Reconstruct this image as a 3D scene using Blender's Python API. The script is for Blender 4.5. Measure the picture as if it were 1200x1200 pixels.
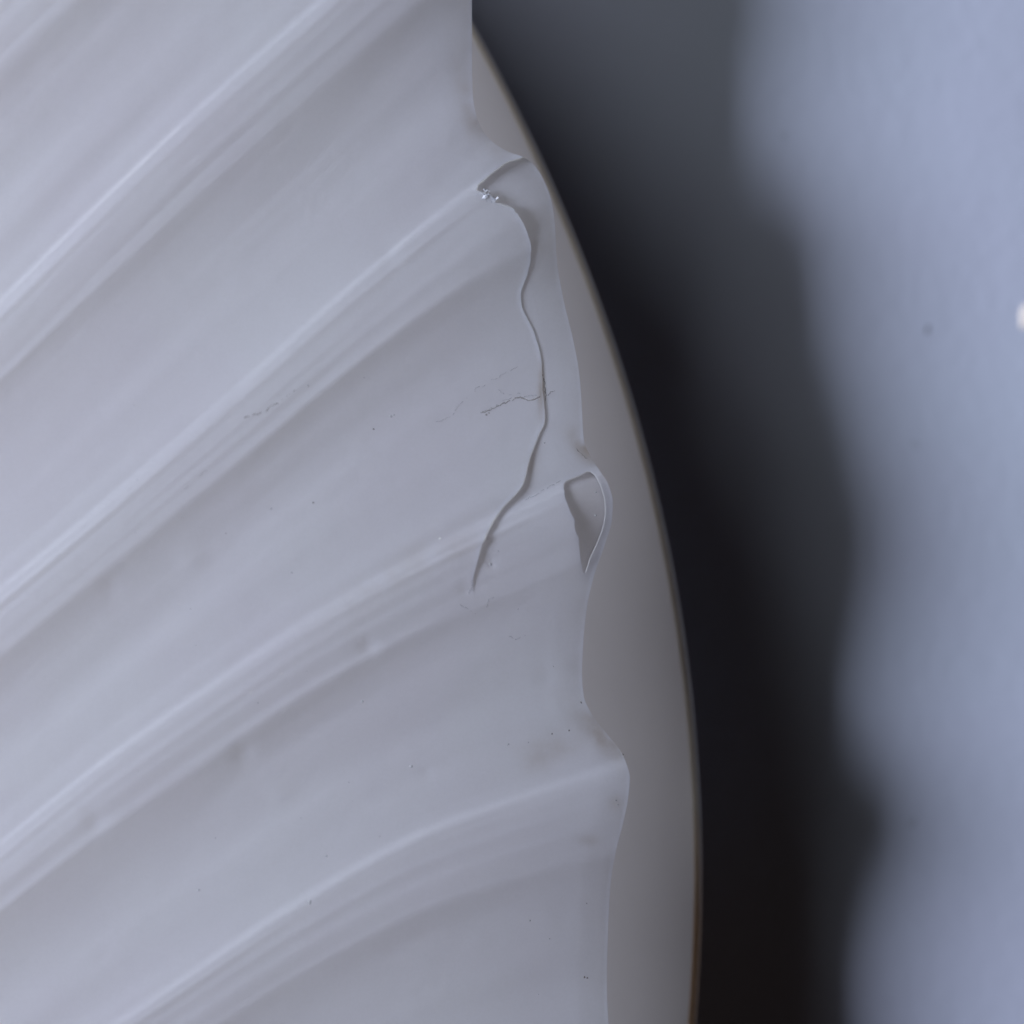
import bpy, math, random
import numpy as np

for o in list(bpy.data.objects):
    bpy.data.objects.remove(o)
rng = random.Random(11)
nrng = np.random.RandomState(5)
scene = bpy.context.scene
C = scene.collection

# ------------------------------------------------------------------ camera, light, exposure
S = 1e-4            # metres per design unit (1/1200 of the 12 cm wide field)
HF = 240.0          # height of the focus plane (the broken rim) above the wall, in units
DC = 0.474          # camera distance from the wall, metres

cam = bpy.data.cameras.new('camera')
cam_o = bpy.data.objects.new('camera', cam)
C.objects.link(cam_o)
cam_o.location = (0, -DC, 0)
cam_o.rotation_euler = (math.radians(90), 0, 0)
cam.sensor_width = 36
cam.lens = 36 * (DC - HF * S) / 0.12
cam.clip_start = 0.01
cam.clip_end = 50
cam.dof.use_dof = True
cam.dof.focus_distance = DC - (HF + 36) * S
cam.dof.aperture_fstop = 5.6
cam.dof.aperture_blades = 9
scene.camera = cam_o

world = bpy.data.worlds.new('World')
scene.world = world
world.use_nodes = True
bg = world.node_tree.nodes['Background']
bg.inputs['Color'].default_value = (1.0, 0.76, 0.62, 1)
bg.inputs['Strength'].default_value = 0.014


def area(name, loc, target, size, power, color, size_y=None):
    l = bpy.data.lights.new(name, 'AREA')
    l.shape = 'RECTANGLE' if size_y else 'DISK'
    l.size = size
    if size_y:
        l.size_y = size_y
    l.energy = power
    l.color = color
    o = bpy.data.objects.new(name, l)
    C.objects.link(o)
    o.location = loc
    from mathutils import Vector
    d = Vector(target) - Vector(loc)
    o.rotation_euler = d.to_track_quat('-Z', 'Y').to_euler()
    return o


# the window the light comes from: to the left and a little above
area('window_light', (-0.712, -0.515, 0.08), (0.02, 0, 0.0), 0.26, 12.6, (0.82, 0.88, 1.0), 0.25)
area('sky_light', (-0.45, -0.295, 0.515), (0.0, 0, 0.0), 0.35, 1.95, (0.87, 0.92, 0.90), 0.25)

vs = scene.view_settings
vs.view_transform = 'Standard'
vs.look = 'None'
vs.exposure = 0.0
vs.gamma = 1.0
vs.use_curve_mapping = False
scene.cycles.use_denoising = True
scene.cycles.max_bounces = 10
scene.cycles.transmission_bounces = 8
scene.cycles.sample_clamp_indirect = 4


# ------------------------------------------------------------------ helpers
def W(px, py, h):
    """design coordinates (across, down, height above the wall) -> world metres"""
    px = np.asarray(px, float); py = np.asarray(py, float); h = np.asarray(h, float)
    k = (DC - h * S) / (DC - HF * S)
    return np.stack([(px - 600) * S * k, -h * S, (600 - py) * S * k], -1)


def curve(pts):
    """smooth monotone-ish interpolation through (t, v) points"""
    p = np.array(sorted(pts), float)
    t, v = p[:, 0], p[:, 1]
    d = np.diff(v) / np.diff(t)
    m = np.empty_like(v)
    m[0], m[-1] = d[0], d[-1]
    for i in range(1, len(v) - 1):
        if d[i - 1] * d[i] <= 0:
            m[i] = 0
        else:
            a, b = t[i] - t[i - 1], t[i + 1] - t[i]
            m[i] = (a + b) * 3 / ((2 * b + a) / d[i - 1] + (b + 2 * a) / d[i])

    def f(x):
        x = np.asarray(x, float)
        i = np.clip(np.searchsorted(t, x) - 1, 0, len(t) - 2)
        hh = t[i + 1] - t[i]
        s = (x - t[i]) / hh
        lo, hi = x < t[0], x > t[-1]
        s2 = np.clip(s, 0, 1)
        r = ((1 + 2 * s2) * (1 - s2) ** 2 * v[i] + s2 * (1 - s2) ** 2 * hh * m[i]
             + s2 ** 2 * (3 - 2 * s2) * v[i + 1] + s2 ** 2 * (s2 - 1) * hh * m[i + 1])
        r = np.where(lo, v[0] + (x - t[0]) * m[0], r)
        return np.where(hi, v[-1] + (x - t[-1]) * m[-1], r)
    return f


_tab = nrng.rand(257, 257)


def vnoise(x, y):
    """smooth value noise, -1..1"""
    x = np.asarray(x, float) + 1000.0; y = np.asarray(y, float) + 1000.0
    xi, yi = np.floor(x).astype(int), np.floor(y).astype(int)
    u, v = x - xi, y - yi
    u = u * u * u * (u * (u * 6 - 15) + 10); v = v * v * v * (v * (v * 6 - 15) + 10)
    g = lambda a, b: _tab[a % 257, b % 257]
    r = (g(xi, yi) * (1 - u) + g(xi + 1, yi) * u) * (1 - v) + (g(xi, yi + 1) * (1 - u) + g(xi + 1, yi + 1) * u) * v
    return r * 2 - 1


def sstep(a, b, x):
    t = np.clip((np.asarray(x, float) - a) / (b - a), 0, 1)
    return t * t * (3 - 2 * t)


def obj(name, verts, faces, mat, parent=None, smooth=True, mats=None):
    me = bpy.data.meshes.new(name)
    me.from_pydata([tuple(map(float, v)) for v in verts], [], [tuple(map(int, f)) for f in faces])
    me.update()
    me.materials.append(mat)
    if smooth:
        me.shade_smooth()
    o = bpy.data.objects.new(name, me)
    C.objects.link(o)
    if parent:
        o.parent = parent
    return o


# ------------------------------------------------------------------ materials
def nodes(name):
    m = bpy.data.materials.new(name)
    m.use_nodes = True
    nt = m.node_tree
    return m, nt, nt.nodes, nt.links, nt.nodes['Principled BSDF'], nt.nodes['Material Output']


def shell_material(name, trans, rough, base):
    m, nt, N, L, P, out = nodes(name)
    tc = N.new('ShaderNodeTexCoord')
    st = N.new('ShaderNodeAttribute'); st.attribute_name = 'stain'
    n1 = N.new('ShaderNodeTexNoise'); n1.inputs['Scale'].default_value = 55; n1.inputs['Detail'].default_value = 5
    n2 = N.new('ShaderNodeTexNoise'); n2.inputs['Scale'].default_value = 1400; n2.inputs['Detail'].default_value = 3
    n3 = N.new('ShaderNodeTexNoise'); n3.inputs['Scale'].default_value = 320; n3.inputs['Detail'].default_value = 6
    for n in (n1, n2, n3):
        L.new(tc.outputs['Object'], n.inputs['Vector'])
    r1 = N.new('ShaderNodeValToRGB')
    r1.color_ramp.elements[0].position = 0.35; r1.color_ramp.elements[1].position = 0.65
    r1.color_ramp.elements[0].color = (base[0] * 0.985, base[1] * 0.97, base[2] * 0.985, 1)
    r1.color_ramp.elements[1].color = (base[0], base[1] * 1.01, base[2] * 1.0, 1)
    L.new(n1.outputs['Fac'], r1.inputs['Fac'])
    n4 = N.new('ShaderNodeTexNoise'); n4.inputs['Scale'].default_value = 3200; n4.inputs['Detail'].default_value = 2
    L.new(tc.outputs['Object'], n4.inputs['Vector'])
    g4 = N.new('ShaderNodeMapRange'); g4.inputs['From Min'].default_value = 0.3; g4.inputs['From Max'].default_value = 0.7
    g4.inputs['To Min'].default_value = 0.93; g4.inputs['To Max'].default_value = 1.04
    L.new(n4.outputs['Fac'], g4.inputs['Value'])
    vm = N.new('ShaderNodeVectorMath'); vm.operation = 'SCALE'
    L.new(r1.outputs['Color'], vm.inputs[0]); L.new(g4.outputs['Result'], vm.inputs['Scale'])
    # grubby yellow-brown staining where the attribute says so, broken up by noise
    mul = N.new('ShaderNodeMath'); mul.operation = 'MULTIPLY'
    rs = N.new('ShaderNodeMapRange'); rs.inputs['From Min'].default_value = 0.32; rs.inputs['From Max'].default_value = 0.62
    L.new(n3.outputs['Fac'], rs.inputs['Value'])
    L.new(st.outputs['Fac'], mul.inputs[0]); L.new(rs.outputs['Result'], mul.inputs[1])
    mx = N.new('ShaderNodeMix'); mx.data_type = 'RGBA'
    L.new(mul.outputs[0], mx.inputs['Factor'])
    L.new(vm.outputs['Vector'], mx.inputs['A'])
    mx.inputs['B'].default_value = (0.36, 0.29, 0.21, 1)
    L.new(mx.outputs['Result'], P.inputs['Base Color'])
    P.inputs['Roughness'].default_value = rough
    rr = N.new('ShaderNodeMapRange')
    rr.inputs['To Min'].default_value = rough - 0.07; rr.inputs['To Max'].default_value = rough + 0.12
    L.new(n3.outputs['Fac'], rr.inputs['Value'])
    L.new(rr.outputs['Result'], P.inputs['Roughness'])
    P.inputs['IOR'].default_value = 1.47
    b = N.new('ShaderNodeBump'); b.inputs['Strength'].default_value = 0.10; b.inputs['Distance'].default_value = 0.00012
    L.new(n2.outputs['Fac'], b.inputs['Height'])
    L.new(b.outputs['Normal'], P.inputs['Normal'])
    T = N.new('ShaderNodeBsdfTranslucent')
    tm = N.new('ShaderNodeMix'); tm.data_type = 'RGBA'
    L.new(mul.outputs[0], tm.inputs['Factor'])
    tm.inputs['A'].default_value = (0.905, 0.888, 0.868, 1); tm.inputs['B'].default_value = (0.50, 0.41, 0.31, 1)
    L.new(tm.outputs['Result'], T.inputs['Color'])
    ms = N.new('ShaderNodeMixShader'); ms.inputs['Fac'].default_value = trans
    L.new(P.outputs[0], ms.inputs[1]); L.new(T.outputs[0], ms.inputs[2])
    L.new(ms.outputs[0], out.inputs['Surface'])
    return m


M_shell = shell_material('milky_plastic', 0.735, 0.16, (0.63, 0.66, 0.78))
M_inner = shell_material('milky_plastic_inner', 0.70, 0.35, (0.68, 0.69, 0.78))


def simple(name, col, rough=0.6, var=0.1, scale=200, bump=0.0, col2=None):
    m, nt, N, L, P, out = nodes(name)
    tc = N.new('ShaderNodeTexCoord')
    n = N.new('ShaderNodeTexNoise'); n.inputs['Scale'].default_value = scale; n.inputs['Detail'].default_value = 5
    L.new(tc.outputs['Object'], n.inputs['Vector'])
    r = N.new('ShaderNodeValToRGB')
    r.color_ramp.elements[0].position = 0.3; r.color_ramp.elements[1].position = 0.7
    c2 = col2 or tuple(c * (1 - var) for c in col)
    r.color_ramp.elements[0].color = (*c2, 1); r.color_ramp.elements[1].color = (*col, 1)
    L.new(n.outputs['Fac'], r.inputs['Fac'])
    L.new(r.outputs['Color'], P.inputs['Base Color'])
    P.inputs['Roughness'].default_value = rough
    if bump:
        b = N.new('ShaderNodeBump'); b.inputs['Strength'].default_value = bump; b.inputs['Distance'].default_value = 0.0003
        L.new(n.outputs['Fac'], b.inputs['Height']); L.new(b.outputs['Normal'], P.inputs['Normal'])
    return m


M_plate = simple('off_white_plate', (0.79, 0.76, 0.78), 0.5, 0.06, 40)
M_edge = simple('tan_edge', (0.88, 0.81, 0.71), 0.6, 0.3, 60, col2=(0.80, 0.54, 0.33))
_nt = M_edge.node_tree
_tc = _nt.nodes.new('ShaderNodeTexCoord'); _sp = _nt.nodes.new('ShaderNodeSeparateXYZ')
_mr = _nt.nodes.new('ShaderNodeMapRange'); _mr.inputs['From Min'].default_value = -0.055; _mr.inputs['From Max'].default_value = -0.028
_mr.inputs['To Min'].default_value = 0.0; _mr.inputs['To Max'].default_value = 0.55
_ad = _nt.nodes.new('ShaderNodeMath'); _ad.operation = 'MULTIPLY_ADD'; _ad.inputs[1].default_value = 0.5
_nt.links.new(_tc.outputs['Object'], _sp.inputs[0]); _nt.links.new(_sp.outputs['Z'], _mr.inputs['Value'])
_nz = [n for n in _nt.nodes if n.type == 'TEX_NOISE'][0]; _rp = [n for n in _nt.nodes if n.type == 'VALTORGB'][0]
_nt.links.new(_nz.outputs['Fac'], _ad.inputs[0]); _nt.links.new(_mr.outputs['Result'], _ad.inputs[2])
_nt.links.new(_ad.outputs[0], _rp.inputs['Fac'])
M_dirt = simple('dark_dirt', (0.24, 0.22, 0.22), 0.9, 0.4, 900)
M_dust = simple('grey_dirt', (0.42, 0.42, 0.46), 0.9, 0.3, 900)
M_lint = simple('pale_lint', (0.85, 0.84, 0.82), 0.6, 0.1, 900)
M_chip = simple('bare_plaster', (0.80, 0.72, 0.68), 0.9, 0.15, 500, 0.3)
M_smudge = simple('wall_smudge_paint', (0.13, 0.13, 0.17), 0.9, 0.2, 700)


def wall_material():
    m, nt, N, L, P, out = nodes('blue_grey_wall_paint')
    tc = N.new('ShaderNodeTexCoord')
    n1 = N.new('ShaderNodeTexNoise'); n1.inputs['Scale'].default_value = 22; n1.inputs['Detail'].default_value = 4
    n2 = N.new('ShaderNodeTexNoise'); n2.inputs['Scale'].default_value = 430; n2.inputs['Detail'].default_value = 5
    n3 = N.new('ShaderNodeTexNoise'); n3.inputs['Scale'].default_value = 130; n3.inputs['Detail'].default_value = 3
    for n in (n1, n2, n3):
        L.new(tc.outputs['Object'], n.inputs['Vector'])
    r = N.new('ShaderNodeValToRGB')
    r.color_ramp.elements[0].position = 0.35; r.color_ramp.elements[1].position = 0.68
    r.color_ramp.elements[0].color = (0.41, 0.435, 0.565, 1)
    r.color_ramp.elements[1].color = (0.41, 0.45, 0.57, 1)
    L.new(n1.outputs['Fac'], r.inputs['Fac'])
    L.new(r.outputs['Color'], P.inputs['Base Color'])
    P.inputs['Roughness'].default_value = 0.7
    add = N.new('ShaderNodeMath'); add.operation = 'MULTIPLY_ADD'
    L.new(n3.outputs['Fac'], add.inputs[0]); add.inputs[1].default_value = 0.5
    L.new(n2.outputs['Fac'], add.inputs[2])
    b = N.new('ShaderNodeBump'); b.inputs['Strength'].default_value = 0.32; b.inputs['Distance'].default_value = 0.0003
    L.new(add.outputs[0], b.inputs['Height'])
    L.new(b.outputs['Normal'], P.inputs['Normal'])
    return m


M_wall = wall_material()

# ------------------------------------------------------------------ the wall
ww = 0.6
# gently uneven plaster
gx = np.linspace(-ww, ww, 241); gz = np.linspace(-ww, ww, 241)
X, Z = np.meshgrid(gx, gz)
wall_y = lambda x, z: 0.00007 * vnoise((x + z) * 38, (x - z) * 38) + 0.00002 * vnoise((x + .6 * z) * 110, (.6 * x - z) * 110)
Y = wall_y(X, Z)
nv = 241
idx = np.arange(nv * nv).reshape(nv, nv)
F = np.stack([idx[:-1, :-1], idx[:-1, 1:], idx[1:, 1:], idx[1:, :-1]], -1).reshape(-1, 4)
wall = obj('wall', np.stack([X, Y, Z], -1).reshape(-1, 3), F, M_wall)
wall['kind'] = 'structure'


def blob(name, px, py, h, rx, ry, mat, parent, thick=1.0, n=14, ang=0.0, rough=0.3, seed=0):
    """small irregular lump lying on a surface that faces the camera"""
    r = random.Random(seed + int(px * 7 + py * 13))
    vs_, fs = [], []
    ring = []
    for i in range(n):
        a = 2 * math.pi * i / n
        k = 1 + rough * (r.random() * 2 - 1)
        ring.append((math.cos(a) * rx * k, math.sin(a) * ry * k))
    ca, sa = math.cos(ang), math.sin(ang)
    for f, hh in ((1.0, 0.0), (0.75, 0.75), (0.35, 1.0)):
        for (u, v) in ring:
            x, y = u * f, v * f
            vs_.append((px + x * ca - y * sa, py + x * sa + y * ca, hh * thick))
    vs_.append((px, py, thick))
    vs_ = np.array(vs_)
    hb = h(vs_[:, 0], vs_[:, 1]) if callable(h) else h
    P_ = W(vs_[:, 0], vs_[:, 1], hb + vs_[:, 2])
    for k in range(2):
        for i in range(n):
            j = (i + 1) % n
            fs.append((k * n + i, (k + 1) * n + i, (k + 1) * n + j, k * n + j))
    for i in range(n):
        fs.append((2 * n + i, 3 * n, 2 * n + (i + 1) % n))
    return obj(name, P_, fs, mat, parent)


def wall_h(px, py):
    p = W(px, py, np.zeros_like(px))
    y = wall_y(p[:, 0], p[:, 2])
    return -y / S - 0.6


blob('paint_chip', 1203, 371, wall_h, 9, 17, M_chip, wall, 2.5, 22, 0.1, 0.22)
blob('smudge', 1087, 386, wall_h, 3, 7.5, M_smudge, wall, 1.0, 12, 0.35)
blob('smudge', 1068, 965, wall_h, 7, 10, simple('faint_smudge', (0.38, 0.41, 0.52), 0.9, 0.1, 700), wall, 0.9, 14, 0.2)
blob('smudge', 1072, 520, wall_h, 7, 6, bpy.data.materials['faint_smudge'], wall, 0.9, 14, 0.2)
blob('smudge', 918, 160, wall_h, 6, 6, bpy.data.materials['faint_smudge'], wall, 0.9, 14, 0.2)

# ------------------------------------------------------------------ the shell ornament
root = bpy.data.objects.new('scallop_shell_ornament', None)
C.objects.link(root)
root.empty_display_size = 0.02
root['label'] = 'milky white fluted scallop shell with cracked, chipped rim, mounted on a round plate'
root['category'] = 'shell ornament'

# --- round plate behind the shell: lathe about an axis square to the wall
kp = (DC - 160 * S) / (DC - HF * S)
cx, cz, RP = (-1230 - 600) * S * kp, (600 - 1040) * S * kp, 2052 * S * kp


def lathe(name, prof, mat, parent, n=720):
    vs_, fs = [], []
    m = len(prof)
    for i in range(n):
        a = 2 * math.pi * i / n
        wob = 1 + 0.0006 * math.sin(3 * a + 1) + 0.0004 * math.sin(11 * a)
        for (r, h) in prof:
            vs_.append((cx + math.cos(a) * r * wob, -h * S, cz + math.sin(a) * r * wob))
    for i in range(n):
        j = (i + 1) % n
        for k in range(m - 1):
            fs.append((i * m + k, i * m + k + 1, j * m + k + 1, j * m + k))
    return obj(name, vs_, fs, mat, parent)


u = S
plate = lathe('back_plate', [(0.0005, 96), (RP * 0.5, 97), (RP - 700 * u, 98), (RP - 420 * u, 100), (RP - 300 * u, 103), (RP - 200 * u, 111),
                             (RP - 120 * u, 126), (RP - 70 * u, 140), (RP - 35 * u, 152), (RP - 15 * u, 158.5), (RP - 10 * u, 160)], M_plate, root)
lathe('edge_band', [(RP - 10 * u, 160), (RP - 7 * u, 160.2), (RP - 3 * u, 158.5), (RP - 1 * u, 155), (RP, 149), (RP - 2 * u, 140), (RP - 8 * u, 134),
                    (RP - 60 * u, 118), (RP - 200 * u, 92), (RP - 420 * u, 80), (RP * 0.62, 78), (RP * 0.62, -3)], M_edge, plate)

# --- outline curves of the shell (x as a function of y, in design units)
R = curve([(-700, -60), (-560, 80), (-450, 215), (-360, 290), (-300, 365), (-250, 398), (-200, 428), (-155, 474), (-110, 520), (-60, 545), (0, 553), (60, 553), (110, 554), (135, 558),
           (155, 567), (170, 582), (178, 596), (184, 613), (192, 624), (205, 634), (235, 646), (268, 650.5),
           (300, 652), (345, 659), (400, 672), (440, 679), (480, 682), (515, 684), (535, 692), (552, 703),
           (568, 713), (588, 718), (608, 717), (640, 708), (675, 696), (710, 688), (745, 684), (790, 682),
           (815, 684), (838, 694), (860, 711), (880, 727), (895, 734), (912, 738), (935, 736), (965, 730), (1000, 721), (1040, 715),
           (1090, 712.5), (1150, 711), (1200, 713), (1245, 722), (1275, 738), (1300, 742), (1340, 728), (1420, 706), (1520, 698), (1600, 700),
           (1660, 712), (1720, 690), (1900, 650)])
_C0 = curve([(184, 613), (190, 594), (196, 585), (203, 575), (210, 567), (216, 560), (220, 557), (224, 561), (228, 573), (232, 578), (238, 581),
             (241, 590), (244, 600), (250, 606), (258, 611), (268, 616), (280, 620), (292, 622), (305, 622), (318, 619), (332, 614),
             (345, 610.5), (358, 611), (372, 617), (390, 626), (410, 632), (430, 635), (450, 635.5), (470, 637.5), (495, 638),
             (508, 632), (520, 627), (540, 620), (558, 615.5), (572, 610), (585, 598), (597, 587), (612, 577), (630, 568), (650, 561),
             (670, 556.5), (685, 554.5), (705, 557.5)])
YT = 705.0     # tip of the crack


def Cr(y):     # the crack, with small jagged breaks where bits have chipped out
    y = np.asarray(y, float)
    j = (vnoise(y * 0.35, 3.1) * 2.2 + vnoise(y * 0.9, 9.0) * 1.0) * sstep(214, 220, y) * (1 - sstep(246, 262, y))
    j = j + vnoise(y * 0.12, 5.0) * 0.5
    return _C0(y) + j * sstep(184, 190, y) * (1 - sstep(680, 705, y))


# --- crest lines of the ribs (y as a function of x)
crests = [curve(p) for p in (
    [(-900, 460), (0, -365), (300, -650), (500, -840), (800, -1120)],
    [(-900, 850), (0, -10), (300, -290), (500, -475), (800, -740)],
    [(-900, 1180), (0, 357), (100, 257), (230, 133), (380, 0), (560, -160), (800, -360)],
    [(-900, 1460), (0, 692), (110, 601), (300, 437), (430, 322), (550, 226), (612, 184), (800, 60)],
    [(-900, 1720), (0, 990), (125, 890), (250, 802), (360, 728), (515, 642), (640, 582), (715, 548), (850, 500)],
    [(-900, 1960), (0, 1292), (190, 1165), (360, 1052), (500, 975), (620, 932), (740, 893), (850, 865)],
    [(-900, 2180), (0, 1570), (300, 1410), (500, 1325), (740, 1265), (850, 1240)],
    [(-900, 2380), (0, 1850), (300, 1720), (720, 1630), (850, 1600)],
    [(-900, 2580), (0, 2130), (300, 2040), (720, 1990), (850, 1970)])]
_pf = curve([(-0.25, .16), (-0.12, .36), (-0.055, .53), (-0.024, .60), (0.0, .77), (.014, .87), (.05, .97), (.10, 1.0), (.16, .97), (.21, .88), (.25, .80), (.275, .74), (.30, .62), (.345, .42), (.42, .21),
             (.52, .06), (.62, .0), (.75, .16), (.88, .36), (.945, .53), (.976, .60), (1.0, .77), (1.014, .87), (1.05, .97), (1.1, 1.0)])


def height(px, py, rib=1.0, lip=True):
    px = np.asarray(px, float); py = np.asarray(py, float)
    Rk = R(py)
    dR = (R(py + 4) - R(py - 4)) / 8
    # distance in from the rim: sharp version for the lip, smoothed version for the vault
    d = np.maximum((Rk - px) / np.sqrt(1 + np.clip(dR, -2, 2) ** 2), 0)
    Rs = 640 + 0.00 * py + np.interp(py, [-700, -400, -200, -60, 100, 500, 900, 1300, 1900], [-690, -380, -200, -110, -70, 28, 70, 75, 20])
    ds = np.maximum(Rs - px + 60, 0)
    h = 276 + 92 * (1 - np.exp(-ds / 420.0)) - 12
    h = h + 0.10 * 60 * np.log1p(np.exp((260 - py) / 60.0)) + 0.10 * 80 * np.log1p(np.exp((py - 1150) / 80.0)) * -0.5
    # ribs
    Yk = np.stack([c(px) for c in crests], 0)
    ph = np.zeros_like(px)
    for k in range(len(crests) - 1):
        a, b = Yk[k], Yk[k + 1]
        ph = np.where((py >= a) & (py < b), k + (py - a) / (b - a), ph)
    ph = np.where(py >= Yk[-1], len(crests) - 1.5, ph)
    ph = np.where(py < Yk[0], 0.5, ph)
    t = ph - np.floor(ph)
    amp = 14 + 9 * np.exp(-ds / 150.0)
    prof = _pf(t)
    kk = np.floor(ph)
    h = h + rib * amp * (prof - 0.35)
    # fine flow lines that run along the ribs
    str_ = (0.55 * vnoise(ph * 15, px * 0.0022) + 0.30 * vnoise(ph * 31 + 7, px * 0.003 + 3)
            + 0.16 * vnoise(ph * 60 + 7, px * 0.004 + 9))
    wgt = 0.35 + 0.9 * np.exp(-((t - 0.08) / 0.16) ** 2) + 0.9 * np.exp(-((t - 1.02) / 0.10) ** 2)
    h = h + str_ * 1.0 * wgt * sstep(60, 170, ds)
    lines = np.zeros_like(px)
    for (c0, wd, am) in ((0.004, .012, .65), (0.050, .014, 1.0), (0.10, .018, .35), (0.258, .017, .85), (0.205, .014, -.35)):
        tt = np.where(t > 0.8, t - 1, t) - c0 - 0.006 * vnoise(px * 0.006, kk * 7.3 + c0 * 90)
        lines = lines + am * (0.6 + 0.75 * vnoise(px * 0.005 + 5, kk * 3.1 + c0 * 50)) * np.exp(-(tt / wd) ** 2)
    h = h + 1.25 * lines * sstep(40, 200, ds)
    # slow unevenness of the moulding
    h = h + 1.6 * vnoise(ph * 4.0, px * 0.0035) + 0.8 * vnoise(ph * 8.0 + 3, px * 0.006) + 0.15 * vnoise(px * 0.05, py * 0.05)
    h = h + 25 * np.exp(-((py - 600) / 270.0) ** 2) * np.exp(-ds / 330.0)
    for (sx, sy, rr_, am) in ((432, 757, 11, -.9), (285, 882, 13, -.9), (112, 962, 14, -.9), (545, 690, 8, -.5), (576, 661, 5, -.5), (130, 690, 12, -.6),
                              (225, 655, 16, .6), (500, 905, 9, -.4), (640, 790, 12, -.35), (455, 300, 12, -.5), (330, 930, 14, .4)):
        h = h + 2.2 * am * np.exp(-((px - sx) ** 2 + (py - sy) ** 2) / rr_ ** 2)
    if lip:
        e = np.clip(1 - d / 34.0, 0, 1)
        h = h - 2.0 * (0.6 * e + 0.4 * e ** 2) + 0.5 * np.clip(1 - d / 5.0, 0, 1) ** 2
    return h


def drop(y):
    """how far the broken strip has sunk below the body along the crack"""
    return np.interp(y, [280, 300, 360, 440, 520, 560, 580, 600, 620, 640, 655, 670, 680, 690, 698, YT], [1.5, 1.0, 0.5, 0.5, 2.2, 4.4, 5.4, 5.8, 5.6, 5, 4.0, 2.6, 1.6, .7, .2, 0.0])


def rows(a, b, fine):
    return np.arange(a, b, fine)


ys_up = np.concatenate([rows(-700, -80, 14), rows(-80, 150, 3), rows(150, 300, 1.25), rows(300, 540, 2.5), rows(540, 680, 1.25), rows(680, YT, 2.0), [YT]])
ys_dn = np.concatenate([[YT], rows(YT + 2, YT + 20, 2), rows(YT + 20, 1290, 3), rows(1290, 1901, 14)])
XL = -900
s_left = np.concatenate([np.linspace(0, 0.52, 34, endpoint=False), np.linspace(0.52, 1, 260)])


def grid(ys, xa, xb, ss):
    xs = xa[:, None] + (xb - xa)[:, None] * ss[None, :]
    return xs, np.repeat(ys[:, None], len(ss), 1)


class Sheet:
    def __init__(self):
        self.v, self.f, self.n = [], [], 0

    def add(self, px, py, h, mask=None):
        r, c = px.shape
        idx = np.arange(r * c).reshape(r, c) + self.n
        self.v.append(np.stack([px, py, h], -1).reshape(-1, 3))
        q = np.stack([idx[:-1, :-1], idx[1:, :-1], idx[1:, 1:], idx[:-1, 1:]], -1)
        if mask is not None:
            q = q[mask]
        self.f.append(q.reshape(-1, 4))
        self.n += r * c

    def build(self, name, mat, parent, thick, stain=None):
        V = np.concatenate(self.v); Fq = np.concatenate(self.f)
        key = np.round(V * 50).astype(np.int64)
        _, first, inv = np.unique(key, axis=0, return_index=True, return_inverse=True)
        inv = inv.reshape(-1)
        V = V[first]; Fq = inv[Fq]
        ok = np.array([len(set(q)) == 4 for q in Fq.tolist()])
        Fq = Fq[ok]
        used = np.unique(Fq)
        rm = -np.ones(len(V), int); rm[used] = np.arange(len(used))
        V = V[used]; Fq = rm[Fq]
        P_ = W(V[:, 0], V[:, 1], V[:, 2])
        fn = np.cross(P_[Fq[:, 2]] - P_[Fq[:, 0]], P_[Fq[:, 3]] - P_[Fq[:, 1]])
        vn = np.zeros_like(P_)
        for k in range(4):
            np.add.at(vn, Fq[:, k], fn)
        vn /= np.maximum(np.linalg.norm(vn, axis=1, keepdims=True), 1e-20)
        if (vn[:, 1].mean() > 0):      # must face the camera (-Y)
            vn = -vn; Fq = Fq[:, ::-1]
        th = np.full(len(V), float(thick))
        th[(V[:, 1] > 552) & (V[:, 1] < 674) & (V[:, 0] > HR(V[:, 1]) - 0.6)] = 0.5
        B = P_ - vn * th[:, None] * S
        n = len(P_)
        # boundary edges
        e = np.concatenate([Fq[:, [k, (k + 1) % 4]] for k in range(4)])
        ek = np.sort(e, 1)
        _, ii, cnt = np.unique(ek[:, 0] * n + ek[:, 1], return_index=True, return_counts=True)
        be = e[ii[cnt == 1]]
        bv = np.unique(be)
        m1 = -np.ones(n, int); m1[bv] = np.arange(len(bv))
        nb = len(bv)
        allv = np.concatenate([P_, B, P_[bv], B[bv]])
        rim = np.stack([2 * n + m1[be[:, 1]], 2 * n + m1[be[:, 0]], 2 * n + nb + m1[be[:, 0]], 2 * n + nb + m1[be[:, 1]]], -1)
        allf = np.concatenate([Fq, Fq[:, ::-1] + n, rim])
        o = obj(name, allv, allf, mat, parent)
        at = o.data.attributes.new('stain', 'FLOAT', 'POINT')
        sv = stain(V) if stain else np.zeros(n)
        at.data.foreach_set('value', np.concatenate([sv, sv, sv[bv], sv[bv]]).astype(np.float32))
        return o


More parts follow.
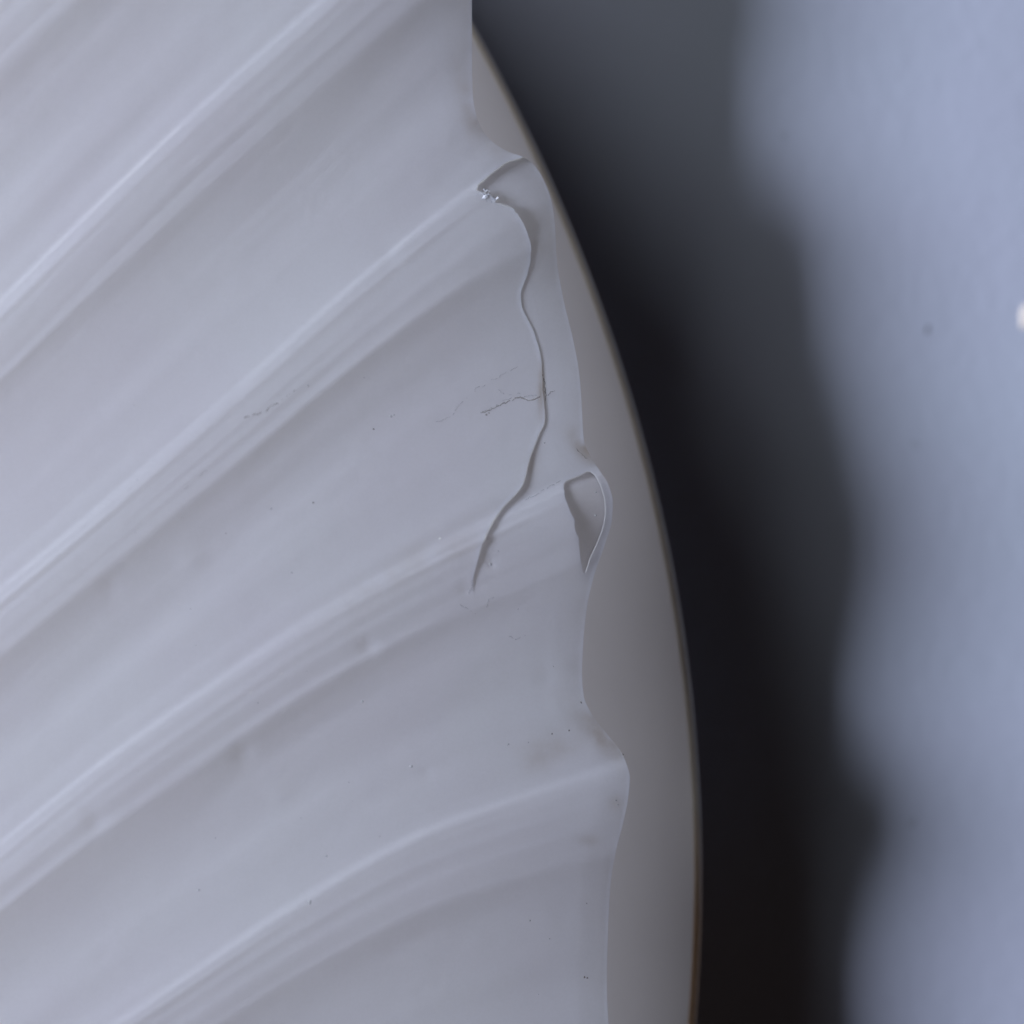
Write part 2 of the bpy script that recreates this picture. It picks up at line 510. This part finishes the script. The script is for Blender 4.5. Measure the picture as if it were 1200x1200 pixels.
def stain_fn(V):
    x, y = V[:, 0], V[:, 1]
    d = R(y) - x
    s = np.zeros(len(V))
    for (sx, sy, rx, ry, a, w) in ((694, 532, 9, 26, -0.6, .5), (676, 522, 9, 15, -.6, .4), (623, 548, 9, 22, .3, .15), (704, 862, 12, 36, -0.75, .45),
                                   (566, 150, 10, 30, -.5, .28), (545, 120, 8, 40, -.2, .2), (690, 985, 14, 6, 0, .16), (722, 940, 8, 10, 0, .2),
                                   (520, 640, 60, 22, -.5, .10), (440, 690, 80, 20, -.55, .09), (640, 880, 40, 20, -.3, .2), (634, 455, 3, 30, 0, .5)):
        ca, sa = math.cos(a), math.sin(a)
        u_ = (x - sx) * ca + (y - sy) * sa; v_ = -(x - sx) * sa + (y - sy) * ca
        s += w * np.exp(-(u_ / rx) ** 2 - (v_ / ry) ** 2)
    s += 0.10 * np.exp(-np.maximum(d, 0) / 10.0)
    return np.clip(s, 0, 1)


front = Sheet()
# upper body, ending at the rim above the break and at the crack below it
Bnd = np.where(ys_up <= 184, R(ys_up), Cr(ys_up))
px, py = grid(ys_up, np.full_like(ys_up, XL), Bnd, s_left)
hh = height(px, py)
# broken edge lifts and curls slightly
dd = np.maximum(Bnd[:, None] - px, 0)
br = (sstep(186, 230, py) * (1 - sstep(560, 700, py)))
br = sstep(186, 230, py) * (1 - sstep(640, 703, py))
hh = hh + br * 1.1 * np.clip(1 - dd / 6.0, 0, 1) ** 2
front.add(px, py, hh)
# lower body, out to the rim
Cd = Cr(YT) + (ys_dn - YT) * 0.02
px, py = grid(ys_dn, np.full_like(ys_dn, XL), Cd, s_left)
front.add(px, py, height(px, py))
cols = (np.linspace(0, 1, 54), np.linspace(0, 1, 5), np.linspace(0, 1, 12))
fT = (685 - Cr(YT)) / (R(YT) - Cr(YT))
midd = Cd + fT * (R(ys_dn) - Cd)
for (xa, xb, ss) in ((Cd, midd - 1, cols[0]), (midd - 1, midd + 1, cols[1]), (midd + 1, R(ys_dn), cols[2])):
    px, py = grid(ys_dn, xa, xb, ss)
    front.add(px, py, height(px, py))


# broken strip along the rim, with the bite out of the rib end
ys_s = ys_up[(ys_up >= 184.5)]
HL = curve([(552, 688), (556, 681), (560, 672), (564, 663), (568, 660.5), (578, 661), (586, 663), (596, 667), (606, 671.5), (609, 673.5), (618, 673.5), (626, 676),
            (629, 678), (640, 678.5), (652, 680), (662, 681.5), (672, 684)])
HR = curve([(552, 690), (556, 696), (562, 700), (572, 704.5), (588, 708.5), (602, 709), (615, 707), (635, 700), (655, 691), (666, 687.5), (672, 685.5)])
ov = 5 * np.clip((YT - ys_s) / 60.0, 0, 1)
Ca = Cr(ys_s) - ov
Rr = R(ys_s)
inh = (ys_s >= 552) & (ys_s <= 672)
f1 = np.interp(ys_s, [184, 552, 672, YT], [.8, (689 - Cr(552)) / (R(552) - Cr(552)), (684.7 - Cr(672)) / (R(672) - Cr(672)), (685 - Cr(YT)) / (R(YT) - Cr(YT))])
mid = Cr(ys_s) + f1 * (Rr - Cr(ys_s))
hl = np.where(inh, HL(ys_s) + 0.5 * vnoise(ys_s * 0.4, 1.0), mid - 1.0)
hr = np.minimum(np.where(inh, HR(ys_s), mid + 1.0), Rr - 0.3)
hl = np.minimum(hl, hr - 0.4)
Ca = np.minimum(Ca, hl - 0.6)


def strip_h(px, py):
    # above the strip proper the rib end is gone and only a sunken, flattened web is left
    sunk = 3.8 + 0.09 * np.clip(px - 578, 0, 70)
    k = sstep(245, 305, py)
    rib = 0.25 + 0.75 * sstep(190, 300, py)
    return height(px, py, rib) - (sunk * (1 - k) + drop(py) * k)


px, py = grid(ys_s, Ca, hl, cols[0]); front.add(px, py, strip_h(px, py))
px, py = grid(ys_s, hl, hr, cols[1])
mk = np.repeat((~(inh[:-1] & inh[1:]))[:, None], 4, 1)
front.add(px, py, strip_h(px, py), mk)
px, py = grid(ys_s, hr, Rr, cols[2])
front.add(px, py, strip_h(px, py) + (1.3 * sstep(552, 580, py) * (1 - sstep(645, 672, py))) * (1 - cols[2])[None, :])
shell = front.build('shell', M_shell, root, 2.6, stain_fn)

# inner layer that shows through the two bites
inner = Sheet()
ys_i = rows(546, 677, 1.5)
Ri = R(ys_i) - 5.0
px, py = grid(ys_i, HL(np.clip(ys_i, 552, 672)) - 4.5, Ri, np.linspace(0, 1, 40))
hi = height(px, py) - drop(py) - 4.0 - 0.24 * np.clip(px - 655, 0, 60)
inner.add(px, py, hi)
inner.build('inner_layer', M_inner, root, 2.4)


# --- everything that lies on the shell: cracks, specks, chips
def surf(px, py):
    px = np.asarray(px, float); py = np.asarray(py, float)
    onstrip = (py > 300) & (py < YT) & (px > Cr(np.clip(py, 184, YT)))
    return height(px, py) - np.where(onstrip, drop(py), 0)


def hairline(pts, width, mat, seed, gaps=0.3, name='crack'):
    """thin broken line pressed onto the shell"""
    r = random.Random(seed)
    pts = np.array(pts, float)
    seg = np.r_[0, np.cumsum(np.hypot(*np.diff(pts, axis=0).T))]
    n = int(seg[-1] / 1.2) + 2
    s = np.linspace(0, seg[-1], n)
    x = np.interp(s, seg, pts[:, 0]) + 1.3 * vnoise(s * 0.12, seed) + 0.9 * vnoise(s * 0.7, seed + 9)
    y = np.interp(s, seg, pts[:, 1]) + 1.3 * vnoise(s * 0.12, seed + 4) + 0.9 * vnoise(s * 0.7, seed + 13)
    g = vnoise(s * 0.10, seed + 21) * 0.3 + vnoise(s * 0.55, seed + 25) * 0.35 + 0.45
    w = width * 0.65 * (0.35 + 0.9 * np.abs(vnoise(s * 0.25, seed + 30))) * np.where(g < gaps, 0.0, 1.0)
    dx = np.gradient(x); dy = np.gradient(y)
    l = np.hypot(dx, dy) + 1e-9
    nx, ny = -dy / l, dx / l
    vs_, fs = [], []
    off = [(-1, 0.05), (0, 0.55), (1, 0.05)]
    for (o_, hgt) in off:
        X_ = x + nx * w * o_ * 0.5; Y_ = y + ny * w * o_ * 0.5
        vs_.append(W(X_, Y_, surf(X_, Y_) + hgt))
    V = np.stack(vs_, 1).reshape(-1, 3)
    for i in range(n - 1):
        if w[i] == 0 or w[i + 1] == 0:
            continue
        for k in range(2):
            fs.append((i * 3 + k, i * 3 + k + 1, i * 3 + 4 + k, i * 3 + 3 + k))
    if fs:
        obj(name, V, fs, mat, shell)


hairline([(562, 486), (575, 480), (590, 473), (603, 467), (612, 466), (620, 470), (634, 465)], 1.9, M_dirt, 1, 0.12)
hairline([(568, 482), (580, 476), (592, 470), (606, 465), (630, 462)], 1.0, M_dust, 2, 0.35)
hairline([(584, 457), (588, 461), (598, 463), (610, 462)], 0.9, M_dust, 3, 0.25)
hairline([(508, 496), (528, 487), (540, 472), (560, 455), (585, 441), (606, 431)], 0.8, M_dust, 4, 0.4)
hairline([(288, 488), (303, 486), (318, 476), (332, 468), (346, 457)], 1.2, M_dirt, 5, 0.3)
hairline([(213, 576), (226, 566), (242, 551)], 1.0, M_dust, 6, 0.3)
hairline([(616, 585), (630, 578), (645, 570), (658, 564)], 1.2, M_dust, 7, 0.35)
hairline([(637, 440), (637.5, 455), (638.5, 470)], 1.3, M_dirt, 8, 0.2)
hairline([(640, 462), (645, 459), (651, 457)], 1.3, M_dirt, 9, 0.2)
hairline([(570, 712), (573, 704), (578, 700)], 1.1, M_dust, 10, 0.15)
hairline([(540, 708), (548, 714), (558, 720)], 0.9, M_dust, 12, 0.25)
hairline([(583, 741), (594, 747), (606, 748), (617, 744)], 0.9, M_dust, 14, 0.4)
hairline([(549, 696), (552, 688), (554, 680)], 0.9, M_dust, 15, 0.1)
hairline([(672, 522), (680, 530), (688, 538)], 1.1, M_dirt, 16, 0.3)

for (x, y, r_, mat) in ((730, 884, 1.5, M_dirt), (667, 856, 1.1, M_dirt), (647, 860, 1.1, M_dirt), (681, 823, 1.2, M_dirt), (363, 1057, 2.6, M_dust),
                        (361, 452, 1.4, M_dust), (438, 503, 1.2, M_dirt), (458, 488, 1.6, M_dust), (462, 486, 1.0, M_dust), (318, 596, 1.2, M_dust), (367, 589, 1.2, M_dirt),
                        (575, 661, 2.6, M_dust), (698, 604, 1.2, M_dust), (698, 577, 1.3, M_dust), (685, 1145, 1.4, M_dirt), (688, 1146, 1.1, M_dirt),
                        (638, 519, 1.2, M_dust), (570, 486, 1.3, M_dirt), (573, 484, 1.0, M_dirt), (621, 1079, 1.1, M_dust), (233, 1043, 1.5, M_dust), (482, 898, 2.0, M_dust),
                        (425, 822, 1.6, M_dust), (342, 671, 1.1, M_dust), (383, 1003, 1.3, M_dust), (584, 646, 1.0, M_dust), (722, 938, 1.2, M_dust), (724, 943, 0.9, M_dust),
                        (644, 1100, 1.0, M_dust), (596, 872, 1.0, M_dust), (619, 870, 0.9, M_dust)):
    blob('dirt_speck', x, y, surf, r_ * 0.95, r_ * 0.75, mat, shell, 0.5, 9, rng.random() * 3, 0.35)
for (x, y, r_) in ((516, 631, 1.2), (294, 812, 0.9), (330, 790, 0.8), (410, 700, 0.8), (210, 708, 1.0), (560, 660, 0.9)):
    blob('lint_speck', x, y, surf, r_, r_ * 0.8, M_lint, shell, 0.6, 8, rng.random() * 3, 0.35)
# fine dust scattered over the lower half of the shell
for i in range(34):
    x = rng.uniform(150, 690); y = rng.uniform(420, 1180)
    if x > R(y) - 25 or (184 < y < YT and x > Cr(y) - 20):
        continue
    r_ = rng.uniform(0.3, 0.6)
    blob('dirt_speck', x, y, surf, r_ * 1.3, r_, rng.choice((M_dust, M_dust, M_dirt, M_lint)), shell, 0.3, 7, rng.random() * 3, 0.4)

# glassy crumbs at the top break
m, nt, N, L, P, out = nodes('fractured_plastic')
P.inputs['Base Color'].default_value = (0.62, 0.64, 0.72, 1); P.inputs['Roughness'].default_value = 0.2
P.inputs['Transmission Weight'].default_value = 0.15
M_crumb = m
for i in range(28):
    a = rng.random()
    x = 554 + a * 26 + rng.gauss(0, 2); y = 222 + a * 13 + rng.gauss(0, 2.5)
    s_ = rng.uniform(1.2, 4.6)
    vs_ = np.array([(x + rng.uniform(-s_, s_), y + rng.uniform(-s_, s_), rng.uniform(0, 1.2) * s_) for _ in range(5)])
    base_h = float(surf(min(x, 575), y)) - 2
    obj('chip_flake', W(vs_[:, 0], vs_[:, 1], base_h + vs_[:, 2]), [(0, 1, 2), (0, 2, 3), (0, 3, 4), (1, 2, 4), (0, 4, 1), (2, 3, 4)], M_crumb, shell, smooth=False)
